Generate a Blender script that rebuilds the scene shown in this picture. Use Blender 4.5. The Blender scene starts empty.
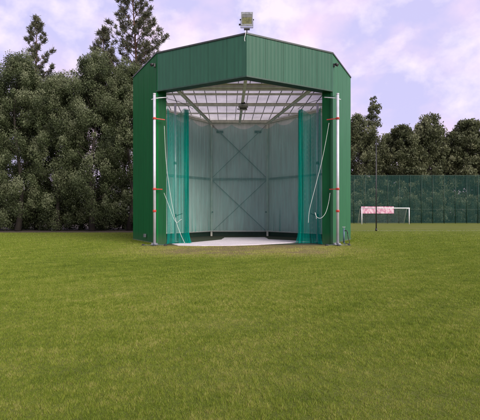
import bpy, math, random
import numpy as np
from mathutils import Vector, Matrix, noise as mnoise
rnd = random.Random(7)
rng = np.random.default_rng(7)
scene = bpy.context.scene
COL = scene.collection
F = 427.0                                   # focal length in photo pixels
def at(x, y, Y):                            # photo pixel + distance -> real place in metres
    return Vector(((x-227.0)*Y/F, Y, 1.6+(214.0-y)*Y/F))

# ------------------------------------------------------------------ materials
class NT:
    def __init__(s, name):
        s.m = bpy.data.materials.new(name); s.m.use_nodes = True
        s.t = s.m.node_tree; s.n = s.t.nodes; s.l = s.t.links
        s.b = s.n['Principled BSDF']; s.out = s.n['Material Output']
    def add(s, typ, **kw):
        n = s.n.new(typ)
        for k, v in kw.items():
            if k in n.inputs.keys(): n.inputs[k].default_value = v
            else: setattr(n, k, v)
        return n
    def link(s, a, b): s.l.new(a, b)
    def coord(s, kind='Object'): return s.add('ShaderNodeTexCoord').outputs[kind]
    def noise(s, vec, scale, detail=4, rough=.55, dist=0.0):
        n = s.add('ShaderNodeTexNoise'); n.inputs['Scale'].default_value = scale
        n.inputs['Detail'].default_value = detail; n.inputs['Roughness'].default_value = rough
        n.inputs['Distortion'].default_value = dist
        s.link(vec, n.inputs['Vector']); return n.outputs['Fac']
    def ramp(s, fac, stops):
        r = s.add('ShaderNodeValToRGB'); e = r.color_ramp.elements
        while len(e) < len(stops): e.new(.5)
        for i, (p, c) in enumerate(stops):
            e[i].position = p; e[i].color = (*c, 1) if len(c) == 3 else c
        s.link(fac, r.inputs[0]); return r.outputs[0]
    def mix(s, fac, a, b, typ='MIX'):
        m = s.add('ShaderNodeMix', data_type='RGBA', blend_type=typ)
        for v, i in ((fac, 0), (a, 6), (b, 7)):
            if isinstance(v, (int, float)): m.inputs[i].default_value = v
            elif isinstance(v, tuple): m.inputs[i].default_value = (*v, 1)
            else: s.link(v, m.inputs[i])
        return m.outputs[2]
    def math(s, op, a, b=None, c=None, clamp=False):
        m = s.add('ShaderNodeMath', operation=op); m.use_clamp = clamp
        for i, v in enumerate((a, b, c)):
            if v is None: continue
            if isinstance(v, (int, float)): m.inputs[i].default_value = v
            else: s.link(v, m.inputs[i])
        return m.outputs[0]
    def bump(s, h, strength=.3, dist=.01):
        b = s.add('ShaderNodeBump'); b.inputs['Strength'].default_value = strength
        b.inputs['Distance'].default_value = dist; s.link(h, b.inputs['Height'])
        s.link(b.outputs[0], s.b.inputs['Normal'])
    def base(s, c):
        if isinstance(c, tuple): s.b.inputs['Base Color'].default_value = (*c, 1)
        else: s.link(c, s.b.inputs['Base Color'])
    def rough(s, v): s.b.inputs['Roughness'].default_value = v

def simple(name, col, rough=.5, metal=0.0, var=.25, scale=6.0, bump=0.0):
    t = NT(name); v = t.coord()
    n = t.noise(v, scale, 5)
    a = tuple(c*(1-var) for c in col); b = tuple(min(1, c*(1+var)) for c in col)
    t.base(t.ramp(n, [(.3, a), (.7, b)])); t.rough(rough)
    t.b.inputs['Metallic'].default_value = metal
    if bump: t.bump(t.noise(v, scale*6, 3), bump, .01)
    return t.m

def cladding(name, col, period, depth, rough, dirt=.38, spec=.5):
    t = NT(name); uv = t.add('ShaderNodeUVMap').outputs[0]
    sep = t.add('ShaderNodeSeparateXYZ'); t.link(uv, sep.inputs[0])
    u, z = sep.outputs[0], sep.outputs[1]
    w = t.math('SINE', t.math('MULTIPLY', u, 2*math.pi/period))
    mp = t.add('ShaderNodeMapping'); mp.inputs['Scale'].default_value = (3.0, .25, 1); t.link(uv, mp.inputs[0])
    streak = t.noise(mp.outputs[0], 2.2, 6, .65)
    cloud = t.noise(uv, .35, 4)
    c = t.ramp(streak, [(.28, tuple(x*(1-dirt) for x in col)), (.72, tuple(x*(1+dirt*.6) for x in col))])
    c = t.mix(t.math('MULTIPLY', cloud, .35), c, tuple(x*.8+.005 for x in col))
    # splash dirt near the ground
    low = t.math('SUBTRACT', 1.0, t.math('MULTIPLY', z, 1.6), clamp=True)
    c = t.mix(t.math('MULTIPLY', low, t.math('MULTIPLY', streak, .9)), c, (.075, .085, .05))
    # every panel, about a metre wide, has faded a little differently
    pid = t.math('FLOOR', t.math('ADD', u, 500.0))
    wn = t.add('ShaderNodeTexWhiteNoise', noise_dimensions='1D'); t.link(pid, wn.inputs['W'])
    c = t.mix(t.math('MULTIPLY', wn.outputs['Value'], .11), c, tuple(x*1.5+.004 for x in col))
    t.base(c); t.rough(rough); t.b.inputs['Specular IOR Level'].default_value = spec
    t.bump(t.math('ADD', w, t.math('MULTIPLY', cloud, 1.5)), .35, depth)
    return t.m

M = {}
M['green'] = cladding('green_cladding', (.002, .125, .027), .125, .008, .55, .28, .08)
M['green_sunlit'] = cladding('green_cladding_sunlit', (.026, .135, .056), .125, .008, .5, .28, .2)  # paler copy of the wall green: sunlit sheen put into the colour
M['fascia'] = cladding('fascia_cladding', (.020, .092, .054), .2, .006, .5, .22, .3)
M['return'] = cladding('return_cladding_shaded', (.004, .070, .022), .125, .004, .5, .3, .1)  # same green paint, darkened: shade of the recess put into the colour
M['inner'] = cladding('inner_cladding', (.82, .82, .79), .25, .03, .6, .2)
M['plinth'] = simple('plinth_green', (.010, .035, .022), .7)
M['darkgreen'] = simple('dark_green_trim', (.012, .05, .03), .5)
M['coping'] = simple('coping_metal', (.045, .055, .05), .4, .4)
M['steel'] = simple('painted_steel', (.64, .63, .54), .5, 0, .2, 3)
M['steel_dark'] = simple('grey_steel', (.17, .175, .17), .5, .2)
M['brace'] = simple('brace_steel', (.30, .31, .30), .5, .2)
M['alu'] = simple('aluminium_pole', (.62, .63, .68), .38, .35, .12, 2.5)
M['galv'] = simple('galvanised_steel', (.28, .295, .31), .45, .7, .3, 9)
M['black'] = simple('black_plastic', (.018, .018, .02), .45)
M['rubber'] = simple('rubber', (.02, .021, .025), .8)
M['red'] = simple('red_clamp', (.42, .035, .022), .42, 0, .2)
M['rope'] = simple('white_rope', (.62, .66, .62), .85, 0, .15, 40)
M['cable'] = simple('steel_cable', (.06, .07, .07), .4, .5)
M['lamp_body'] = simple('lamp_housing', (.16, .165, .16), .45, .3)
M['white'] = simple('white_paint', (.75, .75, .75), .45, 0, .08)
M['bark'] = simple('bark', (.032, .026, .020), .9, 0, .4, 3, .6)
M['pinebark'] = simple('pine_bark', (.10, .052, .032), .9, 0, .4, 3, .6)
M['blue_pipe'] = simple('blue_grey_pipe', (.10, .15, .22), .5, .2)

def glass():
    t = NT('lamp_glass'); t.base(t.ramp(t.noise(t.coord(), 7, 3), [(.35, (.075, .08, .02)), (.65, (.20, .20, .06))])); t.rough(.15)
    t.b.inputs['Coat Weight'].default_value = .6; return t.m
M['lampglass'] = glass()

def roof_sheet():
    t = NT('translucent_roof'); v = t.coord()
    sx = t.add('ShaderNodeSeparateXYZ'); t.link(v, sx.inputs[0])
    n = t.noise(v, .7, 5); n2 = t.noise(v, 7, 3)
    c = t.ramp(t.math('ADD', t.math('MULTIPLY', n, .75), t.math('MULTIPLY', n2, .25)),
               [(.35, (.34, .33, .345)), (.65, (.52, .50, .525))])
    tr = t.add('ShaderNodeBsdfTranslucent'); t.link(c, tr.inputs[0])
    di = t.add('ShaderNodeBsdfDiffuse'); t.link(c, di.inputs[0])
    mx = t.add('ShaderNodeMixShader'); mx.inputs[0].default_value = .22
    t.link(tr.outputs[0], mx.inputs[1]); t.link(di.outputs[0], mx.inputs[2])
    t.link(mx.outputs[0], t.out.inputs[0]); return t.m
M['roof'] = roof_sheet()

def net_mat(name, col, cell, cover, transl=.35):
    t = NT(name); uv = t.add('ShaderNodeUVMap').outputs[0]
    sep = t.add('ShaderNodeSeparateXYZ'); t.link(uv, sep.inputs[0])
    side = 1-math.sqrt(1-cover)             # share of a cell that one thread direction fills
    a = t.math('LESS_THAN', t.math('FRACT', t.math('DIVIDE', t.math('ADD', sep.outputs[0], sep.outputs[1]), cell)), side)
    b = t.math('LESS_THAN', t.math('FRACT', t.math('DIVIDE', t.math('SUBTRACT', sep.outputs[0], sep.outputs[1]), cell)), side)
    fac = t.math('MAXIMUM', a, b)
    mp = t.add('ShaderNodeMapping'); mp.inputs['Scale'].default_value = (2, .2, 1); t.link(uv, mp.inputs[0])
    n = t.noise(mp.outputs[0], 2.5, 4)
    c = t.ramp(n, [(.3, tuple(x*.65 for x in col)), (.7, tuple(x*1.25 for x in col))])
    d = t.add('ShaderNodeBsdfDiffuse'); t.link(c, d.inputs[0])
    tl = t.add('ShaderNodeBsdfTranslucent'); t.link(c, tl.inputs[0])
    th = t.add('ShaderNodeMixShader'); th.inputs[0].default_value = transl
    t.link(d.outputs[0], th.inputs[1]); t.link(tl.outputs[0], th.inputs[2])
    tp = t.add('ShaderNodeBsdfTransparent')
    mx = t.add('ShaderNodeMixShader'); t.link(fac, mx.inputs[0])
    t.link(tp.outputs[0], mx.inputs[1]); t.link(th.outputs[0], mx.inputs[2])
    t.link(mx.outputs[0], t.out.inputs[0]); return t.m
M['net_back'] = net_mat('back_net', (.19, .50, .45), .04, .45)
M['net_side'] = net_mat('gate_net', (.001, .37, .29), .03, .50, .45)
M['fence_mesh'] = net_mat('fence_mesh', (.040, .105, .090), .06, .38, .2)
M['goal_net'] = net_mat('goal_net', (.7, .7, .7), .12, .05, .3)

def banner():
    t = NT('banner'); uv = t.add('ShaderNodeUVMap').outputs[0]
    mp = t.add('ShaderNodeMapping'); mp.inputs['Scale'].default_value = (1.6, .7, 1); mp.inputs['Rotation'].default_value = (0, 0, .35); t.link(uv, mp.inputs[0])
    n = t.noise(mp.outputs[0], 2.6, 4, .6); g = t.noise(uv, .5, 2)
    c = t.ramp(n, [(.44, (.42, .10, .20)), (.58, (.66, .50, .56))])
    c = t.mix(t.math('MULTIPLY', g, .5), c, (.50, .30, .36))
    t.base(c); t.rough(.6); return t.m
M['banner'] = banner()

def leaf_mat(name, stops, transl=.3):
    t = NT(name)
    a = t.add('ShaderNodeAttribute'); a.attribute_name = 'tint'
    c = t.ramp(a.outputs['Fac'], stops)
    d = t.add('ShaderNodeBsdfPrincipled'); d.inputs['Roughness'].default_value = .55
    t.link(c, d.inputs['Base Color']); d.inputs['Specular IOR Level'].default_value = .25
    tl = t.add('ShaderNodeBsdfTranslucent'); t.link(c, tl.inputs[0])
    mx = t.add('ShaderNodeMixShader'); mx.inputs[0].default_value = transl
    t.link(d.outputs[0], mx.inputs[1]); t.link(tl.outputs[0], mx.inputs[2])
    t.link(mx.outputs[0], t.out.inputs[0]); return t.m
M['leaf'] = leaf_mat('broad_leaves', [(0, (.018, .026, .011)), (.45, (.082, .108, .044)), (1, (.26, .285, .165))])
M['leaf_far'] = leaf_mat('far_leaves', [(0, (.032, .042, .018)), (.5, (.105, .12, .055)), (1, (.24, .25, .14))])
M['needle'] = leaf_mat('pine_needles', [(0, (.03, .036, .022)), (.5, (.085, .09, .055)), (1, (.17, .165, .105))], .15)
M['blade'] = leaf_mat('grass_blades', [(0, (.070, .115, .009)), (.45, (.184, .258, .023)), (.8, (.285, .325, .046)), (1, (.42, .385, .13))], .35)

def ground_mat():
    t = NT('lawn_ground'); v = t.coord()
    sx = t.add('ShaderNodeSeparateXYZ'); t.link(v, sx.inputs[0])
    big = t.noise(v, .35, 5); mid = t.noise(v, 2.2, 6, .65); fine = t.noise(v, 55, 4, .7)
    k = t.math('ADD', t.math('MULTIPLY', mid, .5), t.math('MULTIPLY', fine, .5))
    c = t.ramp(k, [(.28, (.05, .068, .010)), (.5, (.105, .145, .018)), (.72, (.175, .20, .04))])
    mp = t.add('ShaderNodeMapping'); mp.inputs['Scale'].default_value = (.12, .55, 1); t.link(v, mp.inputs[0])
    c = t.mix(t.math('MULTIPLY', big, .5), c, (.13, .145, .032))
    c = t.mix(t.ramp(t.noise(mp.outputs[0], 1.4, 5, .6), [(.4, (0, 0, 0)), (.62, (.55, .55, .55))]), c, (.19, .19, .065))
    # worn, dry strip before the concrete
    y = sx.outputs[1]; x = sx.outputs[0]
    band = t.math('MULTIPLY', t.math('SMOOTH_MIN', t.math('MULTIPLY', t.math('SUBTRACT', y, 14.6), .32),
                  t.math('MULTIPLY', t.math('SUBTRACT', 25.5, y), .8), .2), 1.0, clamp=True)
    side = t.math('SUBTRACT', 1.35, t.math('MULTIPLY', t.math('ABSOLUTE', t.math('SUBTRACT', x, .7)), .19), clamp=True)
    patch = t.math('MULTIPLY', t.math('SUBTRACT', t.math('ADD', t.math('MULTIPLY', mid, .75), t.math('MULTIPLY', fine, .35)), .32), 3.2, clamp=True)
    dirt = t.ramp(fine, [(.3, (.12, .095, .042)), (.7, (.29, .225, .115))])
    c = t.mix(t.math('MULTIPLY', t.math('MULTIPLY', t.math('MULTIPLY', band, side), 1.3, clamp=True), patch), c, dirt)
    t.base(c); t.rough(.95); t.b.inputs['Specular IOR Level'].default_value = .1
    t.bump(t.math('ADD', mid, fine), .8, .03); return t.m
M['lawn'] = ground_mat()

def litter_mat():
    t = NT('forest_floor'); v = t.coord()
    f = t.noise(v, 9, 6, .7); b = t.noise(v, .8, 4)
    c = t.ramp(f, [(.3, (.025, .018, .012)), (.55, (.075, .052, .035)), (.75, (.14, .10, .07))])
    c = t.mix(t.ramp(b, [(.45, (0, 0, 0)), (.65, (.7, .7, .7))]), c, (.05, .065, .02))
    t.base(c); t.rough(.95); t.bump(f, .8, .05); return t.m
M['litter'] = litter_mat()

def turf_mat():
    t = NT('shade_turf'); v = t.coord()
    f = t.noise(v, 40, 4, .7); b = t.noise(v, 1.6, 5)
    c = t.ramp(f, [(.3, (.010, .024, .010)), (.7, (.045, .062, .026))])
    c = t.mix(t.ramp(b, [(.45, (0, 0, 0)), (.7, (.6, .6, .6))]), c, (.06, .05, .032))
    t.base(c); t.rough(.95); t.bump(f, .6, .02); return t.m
M['turf'] = turf_mat()

def concrete_mat():
    t = NT('concrete'); v = t.coord()
    f = t.noise(v, 14, 8, .75); b = t.noise(v, .9, 5)
    c = t.ramp(b, [(.3, (.67, .62, .665)), (.7, (.80, .745, .80))])
    c = t.mix(t.ramp(f, [(.35, (.55, .55, .55)), (.6, (0, 0, 0))]), c, (.38, .35, .33))
    t.base(c); t.rough(.85); t.bump(f, .3, .006); return t.m
M['concrete'] = concrete_mat()

# ------------------------------------------------------------------ mesh helper
class MB:
    def __init__(s): s.v = []; s.f = []; s.uv = []; s.mi = []; s.sm = []
    def face(s, pts, uv=None, mi=0, smooth=False):
        k = len(s.v); s.v += [tuple(p) for p in pts]; s.f.append(tuple(range(k, k+len(pts))))
        s.uv.append(uv or [(p[0]+p[1], p[2]) for p in pts]); s.mi.append(mi); s.sm.append(smooth)
    def frame(s, c, ax, ay, az, mi=0):      # box from its centre and three half-axes
        c, ax, ay, az = map(Vector, (c, ax, ay, az))
        P = lambda i, j, k: c+ax*i+ay*j+az*k
        for q in (((-1,-1,-1),(-1,1,-1),(1,1,-1),(1,-1,-1)), ((-1,-1,1),(1,-1,1),(1,1,1),(-1,1,1)),
                  ((-1,-1,-1),(1,-1,-1),(1,-1,1),(-1,-1,1)), ((1,-1,-1),(1,1,-1),(1,1,1),(1,-1,1)),
                  ((1,1,-1),(-1,1,-1),(-1,1,1),(1,1,1)), ((-1,1,-1),(-1,-1,-1),(-1,-1,1),(-1,1,1))):
            s.face([P(*i) for i in q], mi=mi)
        return s
    def box(s, c, size, mi=0):
        return s.frame(c, (size[0]/2, 0, 0), (0, size[1]/2, 0), (0, 0, size[2]/2), mi)
    def bar(s, p, q, w, h, up=(0, 0, 1), mi=0):
        p, q = Vector(p), Vector(q); d = q-p; L = d.length; d.normalize()
        sd = d.cross(Vector(up))
        if sd.length < 1e-4: sd = d.cross(Vector((1, 0, 0)))
        sd.normalize(); u = sd.cross(d)
        return s.frame((p+q)/2, d*(L/2), sd*(w/2), u*(h/2), mi)
    def tube(s, pts, r, n=10, mi=0, caps=True):
        pts = [Vector(p) for p in pts]; R = r if isinstance(r, (list, tuple)) else [r]*len(pts)
        base = len(s.v); ref = None
        for i, p in enumerate(pts):
            d = (pts[min(i+1, len(pts)-1)]-pts[max(i-1, 0)]).normalized()
            if ref is None:
                ref = d.orthogonal().normalized()
            ref = (ref-d*ref.dot(d)).normalized(); b = d.cross(ref)
            for k in range(n):
                a = 2*math.pi*k/n
                s.v.append(tuple(p+(ref*math.cos(a)+b*math.sin(a))*R[i]))
        for i in range(len(pts)-1):
            for k in range(n):
                a = base+i*n+k; b2 = base+i*n+(k+1) % n
                s.f.append((a, b2, b2+n, a+n)); s.uv.append([(k/n, i), ((k+1)/n, i), ((k+1)/n, i+1), (k/n, i+1)])
                s.mi.append(mi); s.sm.append(True)
        if caps:
            for o, rev in ((base, True), (base+(len(pts)-1)*n, False)):
                f = [o+k for k in range(n)]
                if rev: f.reverse()
                s.f.append(tuple(f)); s.uv.append([(0, 0)]*n); s.mi.append(mi); s.sm.append(False)
        return s
    def build(s, name, mats, parent=None, bevel=0.0, loc=None):
        me = bpy.data.meshes.new(name)
        o0 = Vector(loc) if loc is not None else Vector((0, 0, 0))
        me.from_pydata([tuple(Vector(v)-o0) for v in s.v], [], s.f)
        ul = me.uv_layers.new(name='UVMap'); k = 0
        flat = [c for f in s.uv for p in f for c in p]
        ul.data.foreach_set('uv', flat)
        for m in (mats if isinstance(mats, (list, tuple)) else [mats]): me.materials.append(m)
        me.polygons.foreach_set('material_index', s.mi); me.polygons.foreach_set('use_smooth', s.sm)
        me.update()
        o = bpy.data.objects.new(name, me); COL.objects.link(o)
        if parent is not None:
            o.parent = parent; o.location = o0-parent_world(parent)
        else: o.location = o0
        if bevel:
            w = o.modifiers.new('Bevel', 'BEVEL'); w.width = bevel; w.segments = 2; w.limit_method = 'ANGLE'
        return o
def parent_world(p):
    v = Vector(p.location)
    while p.parent is not None: p = p.parent; v = v+Vector(p.location)
    return v
def tag(o, label=None, cat=None, group=None, kind=None):
    for k, v in (('label', label), ('category', cat), ('group', group), ('kind', kind)):
        if v: o[k] = v
    return o
def thing(name, label, cat, loc, group=None):
    o = bpy.data.objects.new(name, None); COL.objects.link(o); o.location = loc
    o.empty_display_size = .2
    return tag(o, label, cat, group)
def smooth_path(pts, n=8):
    P = [Vector(p) for p in pts]; P = [P[0]*2-P[1]]+P+[P[-1]*2-P[-2]]; out = []
    for i in range(1, len(P)-2):
        a, b, c, d = P[i-1:i+3]
        for k in range(n):
            t = k/n
            out.append(.5*((2*b)+(c-a)*t+(2*a-5*b+4*c-d)*t*t+(3*b-a-3*c+d)*t**3))
    return out+[P[-2]]

# ------------------------------------------------------------------ camera, sun, sky
cam = bpy.data.cameras.new('camera'); co = bpy.data.objects.new('camera', cam); COL.objects.link(co)
co.location = (0, 0, 1.6); co.rotation_euler = (math.radians(90), 0, 0)
cam.sensor_width = 36; cam.lens = 36*F/480; cam.shift_x = 13/480; cam.shift_y = 4/480
cam.clip_end = 3000; scene.camera = co

SUNV = Vector((.58, -.73, .52)).normalized()
sun = bpy.data.lights.new('sun', 'SUN'); sun.energy = 4.3; sun.angle = math.radians(42); sun.color = (1, .93, .84)
so = bpy.data.objects.new('sun', sun); COL.objects.link(so); so.location = (20, -15, 25)
so.rotation_euler = (-SUNV).to_track_quat('-Z', 'Y').to_euler()

w = bpy.data.worlds.new('World'); scene.world = w; w.use_nodes = True
nt = w.node_tree; N = nt.nodes; L = nt.links
bg = N['Background']; bg.inputs['Strength'].default_value = .118
sky = N.new('ShaderNodeTexSky'); sky.sky_type = 'NISHITA'; sky.sun_disc = False
sky.sun_elevation = math.asin(SUNV.z); sky.sun_rotation = math.atan2(SUNV.x, SUNV.y)
sky.air_density = 1.0; sky.dust_density = 2.0
tc = N.new('ShaderNodeTexCoord')
mp = N.new('ShaderNodeMapping'); mp.inputs['Scale'].default_value = (1.0, 1.0, 1.35); mp.inputs['Location'].default_value = (.45, .2, .35)
L.new(tc.outputs['Generated'], mp.inputs[0])
def wnoise(scale, detail, rough, dist):
    n = N.new('ShaderNodeTexNoise'); n.inputs['Scale'].default_value = scale; n.inputs['Detail'].default_value = detail
    n.inputs['Roughness'].default_value = rough; n.inputs['Distortion'].default_value = dist
    L.new(mp.outputs[0], n.inputs['Vector']); return n.outputs['Fac']
def wramp(fac, stops):
    r = N.new('ShaderNodeValToRGB'); e = r.color_ramp.elements
    while len(e) < len(stops): e.new(.5)
    for i, (p, c) in enumerate(stops): e[i].position = p; e[i].color = (*c, 1)
    L.new(fac, r.inputs[0]); return r.outputs[0]
def wmix(fac, a, b, typ='MIX'):
    m = N.new('ShaderNodeMix'); m.data_type = 'RGBA'; m.blend_type = typ
    for v, i in ((fac, 0), (a, 6), (b, 7)):
        if isinstance(v, (int, float)): m.inputs[i].default_value = v
        elif isinstance(v, tuple): m.inputs[i].default_value = (*v, 1)
        else: L.new(v, m.inputs[i])
    return m.outputs[2]
haze = wmix(.88, sky.outputs[0], (6.1, 5.75, 8.9))                       # lavender evening haze over the blue
m1 = wramp(wnoise(3.6, 7, .52, .15), [(.44, (0, 0, 0)), (.64, (1, 1, 1))])
c1 = wmix(m1, haze, (8.9, 6.9, 8.5))                                      # pink cloud
m2 = wramp(wnoise(8.5, 7, .55, .1), [(.48, (0, 0, 0)), (.68, (.8, .8, .8))])
c2 = wmix(m2, c1, (9.4, 8.3, 9.0))
m3 = wramp(wnoise(3.0, 5, .5, .2), [(.55, (0, 0, 0)), (.75, (.6, .6, .6))])
c3 = wmix(m3, c2, (5.6, 4.9, 7.4))
L.new(c3, bg.inputs['Color'])
scene.view_settings.view_transform = 'Standard'; scene.view_settings.look = 'None'
scene.view_settings.exposure = 0; scene.view_settings.gamma = 1
scene.render.engine = 'CYCLES'
scene.cycles.transparent_max_bounces = 24; scene.cycles.max_bounces = 10; scene.cycles.diffuse_bounces = 5
scene.cycles.use_denoising = True

# ------------------------------------------------------------------ ground
mb = MB(); mb.face([(-600, -60, 0), (600, -60, 0), (600, 900, 0), (-600, 900, 0)])
tag(mb.build('lawn', M['lawn']), kind='structure')
def wobble_poly(pts, z, jit=.0, step=.5):
    out = []
    for i in range(len(pts)):
        a, b = Vector((*pts[i], z)), Vector((*pts[(i+1) % len(pts)], z)); n = max(1, int((b-a).length/step))
        for k in range(n):
            p = a.lerp(b, k/n); q = mnoise.noise_vector(p*.9)*jit; out.append((p.x+q.x, p.y+q.y, z))
    return out
mb = MB(); mb.face(wobble_poly([(-90, 37.3), (-5, 37.0), (4, 38), (4, 75), (-90, 75)], .004, .5))
tag(mb.build('forest_floor', M['litter']), kind='structure')

AX = .9
Fp = (.9, 19.6); CL = (-3.64, 22.0); CR = (5.44, 22.0); SL = (-5.7, 25.9); SR = (7.5, 25.9); BL = (-1.25, 31.2); BR = (3.05, 31.2)
HEPT = [Fp, CR, SR, BR, BL, SL, CL]                                       # counter-clockwise from above
def inset(d):
    out = []; n = len(HEPT)
    for i in range(n):
        p0, p1, p2 = (Vector(HEPT[(i+k-1) % n]) for k in range(3))
        def line(a, b):
            t = (b-a).normalized(); nn = Vector((-t.y, t.x)); return a+nn*d, t
        a, t = line(p0, p1); b, u = line(p1, p2)
        den = t.x*u.y-t.y*u.x; k = ((b.x-a.x)*u.y-(b.y-a.y)*u.x)/den
        out.append(a+t*k)
    return out
# floor of the shelter: shaded turf, then the concrete sheet
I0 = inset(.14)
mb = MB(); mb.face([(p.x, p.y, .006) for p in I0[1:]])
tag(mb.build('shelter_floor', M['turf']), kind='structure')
PAD = [(-2.5, 21.65), (-1.3, 21.3), (.2, 21.5), (1.5, 22.0), (3.0, 23.0), (4.7, 24.3), (3.7, 25.6), (2.6, 26.5), (2.55, 28.9), (-.2, 28.6), (-.3, 26.3), (-1.1, 25.0), (-1.9, 23.7), (-2.9, 22.6)]
mb = MB(); mb.face(wobble_poly(PAD, .03, .05, .25))
pts = wobble_poly(PAD, .03, .05, .25)
for i in range(len(pts)):
    a, b = pts[i], pts[(i+1) % len(pts)]; mb.face([(a[0], a[1], 0), (b[0], b[1], 0), b, a])
tag(mb.build('concrete_pad', M['concrete']), kind='structure')
mb = MB(); mb.face([(9, 41.0, .004), (60, 41.0, .004), (60, 41.14, .004), (9, 41.14, .004)])
tag(mb.build('pitch_line', M['white']), kind='structure')

# ------------------------------------------------------------------ the shelter
B = thing('throwing_shelter', 'green metal clad open fronted throwing shelter with translucent roof and angled fascia', 'shelter', (AX, 25, 0))
TOP, HB, TH = 9.9, 7.93, .12
OUT, INN = inset(0), inset(TH)
def slab(name, i, z0, z1, mats, grooves=True, ends=(False, False), parent=B):
    """wall slab along edge i of the plan; outside has a groove at every panel joint"""
    n = len(HEPT); a, b = OUT[i], OUT[(i+1) % n]; c, d = INN[i], INN[(i+1) % n]
    Lg = (b-a).length; t = (b-a)/Lg; nin = Vector((-t.y, t.x)); mb = MB()
    us = [0]; k = max(1, round(Lg/1.0)); p = Lg/k
    for j in range(1, k): us += [j*p-.012, j*p-.006, j*p+.006, j*p+.012]
    us.append(Lg); dep = [0]+[0, .014, .014, 0]*(k-1)+[0]
    P = [a+t*u+nin*e for u, e in zip(us, dep)]
    off = i*31.0
    for j in range(len(P)-1):
        q, r = P[j], P[j+1]; u0, u1 = us[j]/p+off, us[j+1]/p+off
        mb.face([(q.x, q.y, z0), (r.x, r.y, z0), (r.x, r.y, z1), (q.x, q.y, z1)], [(u0, z0), (u1, z0), (u1, z1), (u0, z1)], 0)
    mb.face([(d.x, d.y, z0), (c.x, c.y, z0), (c.x, c.y, z1), (d.x, d.y, z1)], [(Lg, z0), (0, z0), (0, z1), (Lg, z1)], 1)
    for zz, rev in ((z0, True), (z1, False)):
        ring = [(q.x, q.y, zz) for q in P]+[(d.x, d.y, zz), (c.x, c.y, zz)]
        if rev: ring.reverse()
        mb.face(ring, None, 0)
    if ends[0]: mb.face([(c.x, c.y, z0), (a.x, a.y, z0), (a.x, a.y, z1), (c.x, c.y, z1)], [(.1, z0), (.3, z0), (.3, z1), (.1, z1)], 0)
    if ends[1]: mb.face([(b.x, b.y, z0), (d.x, d.y, z0), (d.x, d.y, z1), (b.x, b.y, z1)], [(.1, z0), (.3, z0), (.3, z1), (.1, z1)], 0)
    return mb.build(name, mats, parent, loc=((a.x+b.x)/2, (a.y+b.y)/2, z0))
slab('wall', 1, 0, TOP, [M['green_sunlit'], M['inner']], ends=(True, False))
slab('wall', 2, 0, TOP, [M['green'], M['inner']])
slab('wall', 3, 0, TOP, [M['green'], M['inner']])
slab('wall', 4, 0, TOP, [M['green'], M['inner']])
slab('wall', 5, 0, TOP, [M['green'], M['inner']], ends=(False, True))
slab('fascia', 0, HB, TOP, [M['fascia'], M['inner']])
slab('fascia', 6, HB, TOP, [M['fascia'], M['inner']])
# coping: a thin dark folded strip over every top edge
mb = MB(); o1, i1 = inset(-.035), inset(TH+.05)
for i in range(7):
    j = (i+1) % 7; a, b, c, d = o1[i], o1[j], i1[j], i1[i]
    z0, z1 = TOP-.05, TOP+.025
    mb.face([(a.x, a.y, z1), (b.x, b.y, z1), (c.x, c.y, z1), (d.x, d.y, z1)])
    mb.face([(a.x, a.y, z0), (b.x, b.y, z0), (b.x, b.y, z1), (a.x, a.y, z1)])
    mb.face([(c.x, c.y, z0), (d.x, d.y, z0), (d.x, d.y, z1), (c.x, c.y, z1)])
    e, f = OUT[i], OUT[j]
    mb.face([(b.x, b.y, z0), (a.x, a.y, z0), (e.x, e.y, z0), (f.x, f.y, z0)])
mb.build('coping', M['coping'], B, loc=(AX, 25, TOP))
# soffit behind the fascia
s0, s1 = inset(TH+.003), inset(.62); mb = MB()
for i in (0, 6):
    j = (i+1) % 7
    for z, rev in ((HB+.03, True), (HB+.07, False)):
        q = [(s0[i].x, s0[i].y, z), (s0[j].x, s0[j].y, z), (s1[j].x, s1[j].y, z), (s1[i].x, s1[i].y, z)]
        if rev: q.reverse()
        mb.face(q)
    mb.face([(s1[j].x, s1[j].y, HB+.03), (s1[i].x, s1[i].y, HB+.03), (s1[i].x, s1[i].y, HB+.07), (s1[j].x, s1[j].y, HB+.07)])
mb.build('soffit', M['darkgreen'], B, loc=(AX, 21, HB))
# vertical bottom drip edge of the fascia
mb = MB(); e0, e1 = inset(-.018), inset(-.002)
for i in (0, 6):
    j = (i+1) % 7
    for R, z0, z1 in ((e0, HB-.03, HB+.035),):
        mb.face([(R[i].x, R[i].y, z0), (R[j].x, R[j].y, z0), (R[j].x, R[j].y, z1), (R[i].x, R[i].y, z1)])
        mb.face([(e1[i].x, e1[i].y, z1), (R[i].x, R[i].y, z1), (R[j].x, R[j].y, z1), (e1[j].x, e1[j].y, z1)])
        mb.face([(R[i].x, R[i].y, z0), (INN[i].x, INN[i].y, z0), (INN[j].x, INN[j].y, z0), (R[j].x, R[j].y, z0)])
mb.build('drip_edge', M['darkgreen'], B, loc=(AX, 21, HB))
# return panels at both sides of the opening
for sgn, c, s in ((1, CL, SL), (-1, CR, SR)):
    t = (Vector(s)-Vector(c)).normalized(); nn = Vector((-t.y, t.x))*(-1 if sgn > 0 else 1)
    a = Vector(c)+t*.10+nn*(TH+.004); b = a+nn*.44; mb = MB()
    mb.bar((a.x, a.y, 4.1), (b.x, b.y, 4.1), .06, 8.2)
    mb.build('return_panel', M['return'], B, .006, loc=(a.x, a.y, 0))
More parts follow.
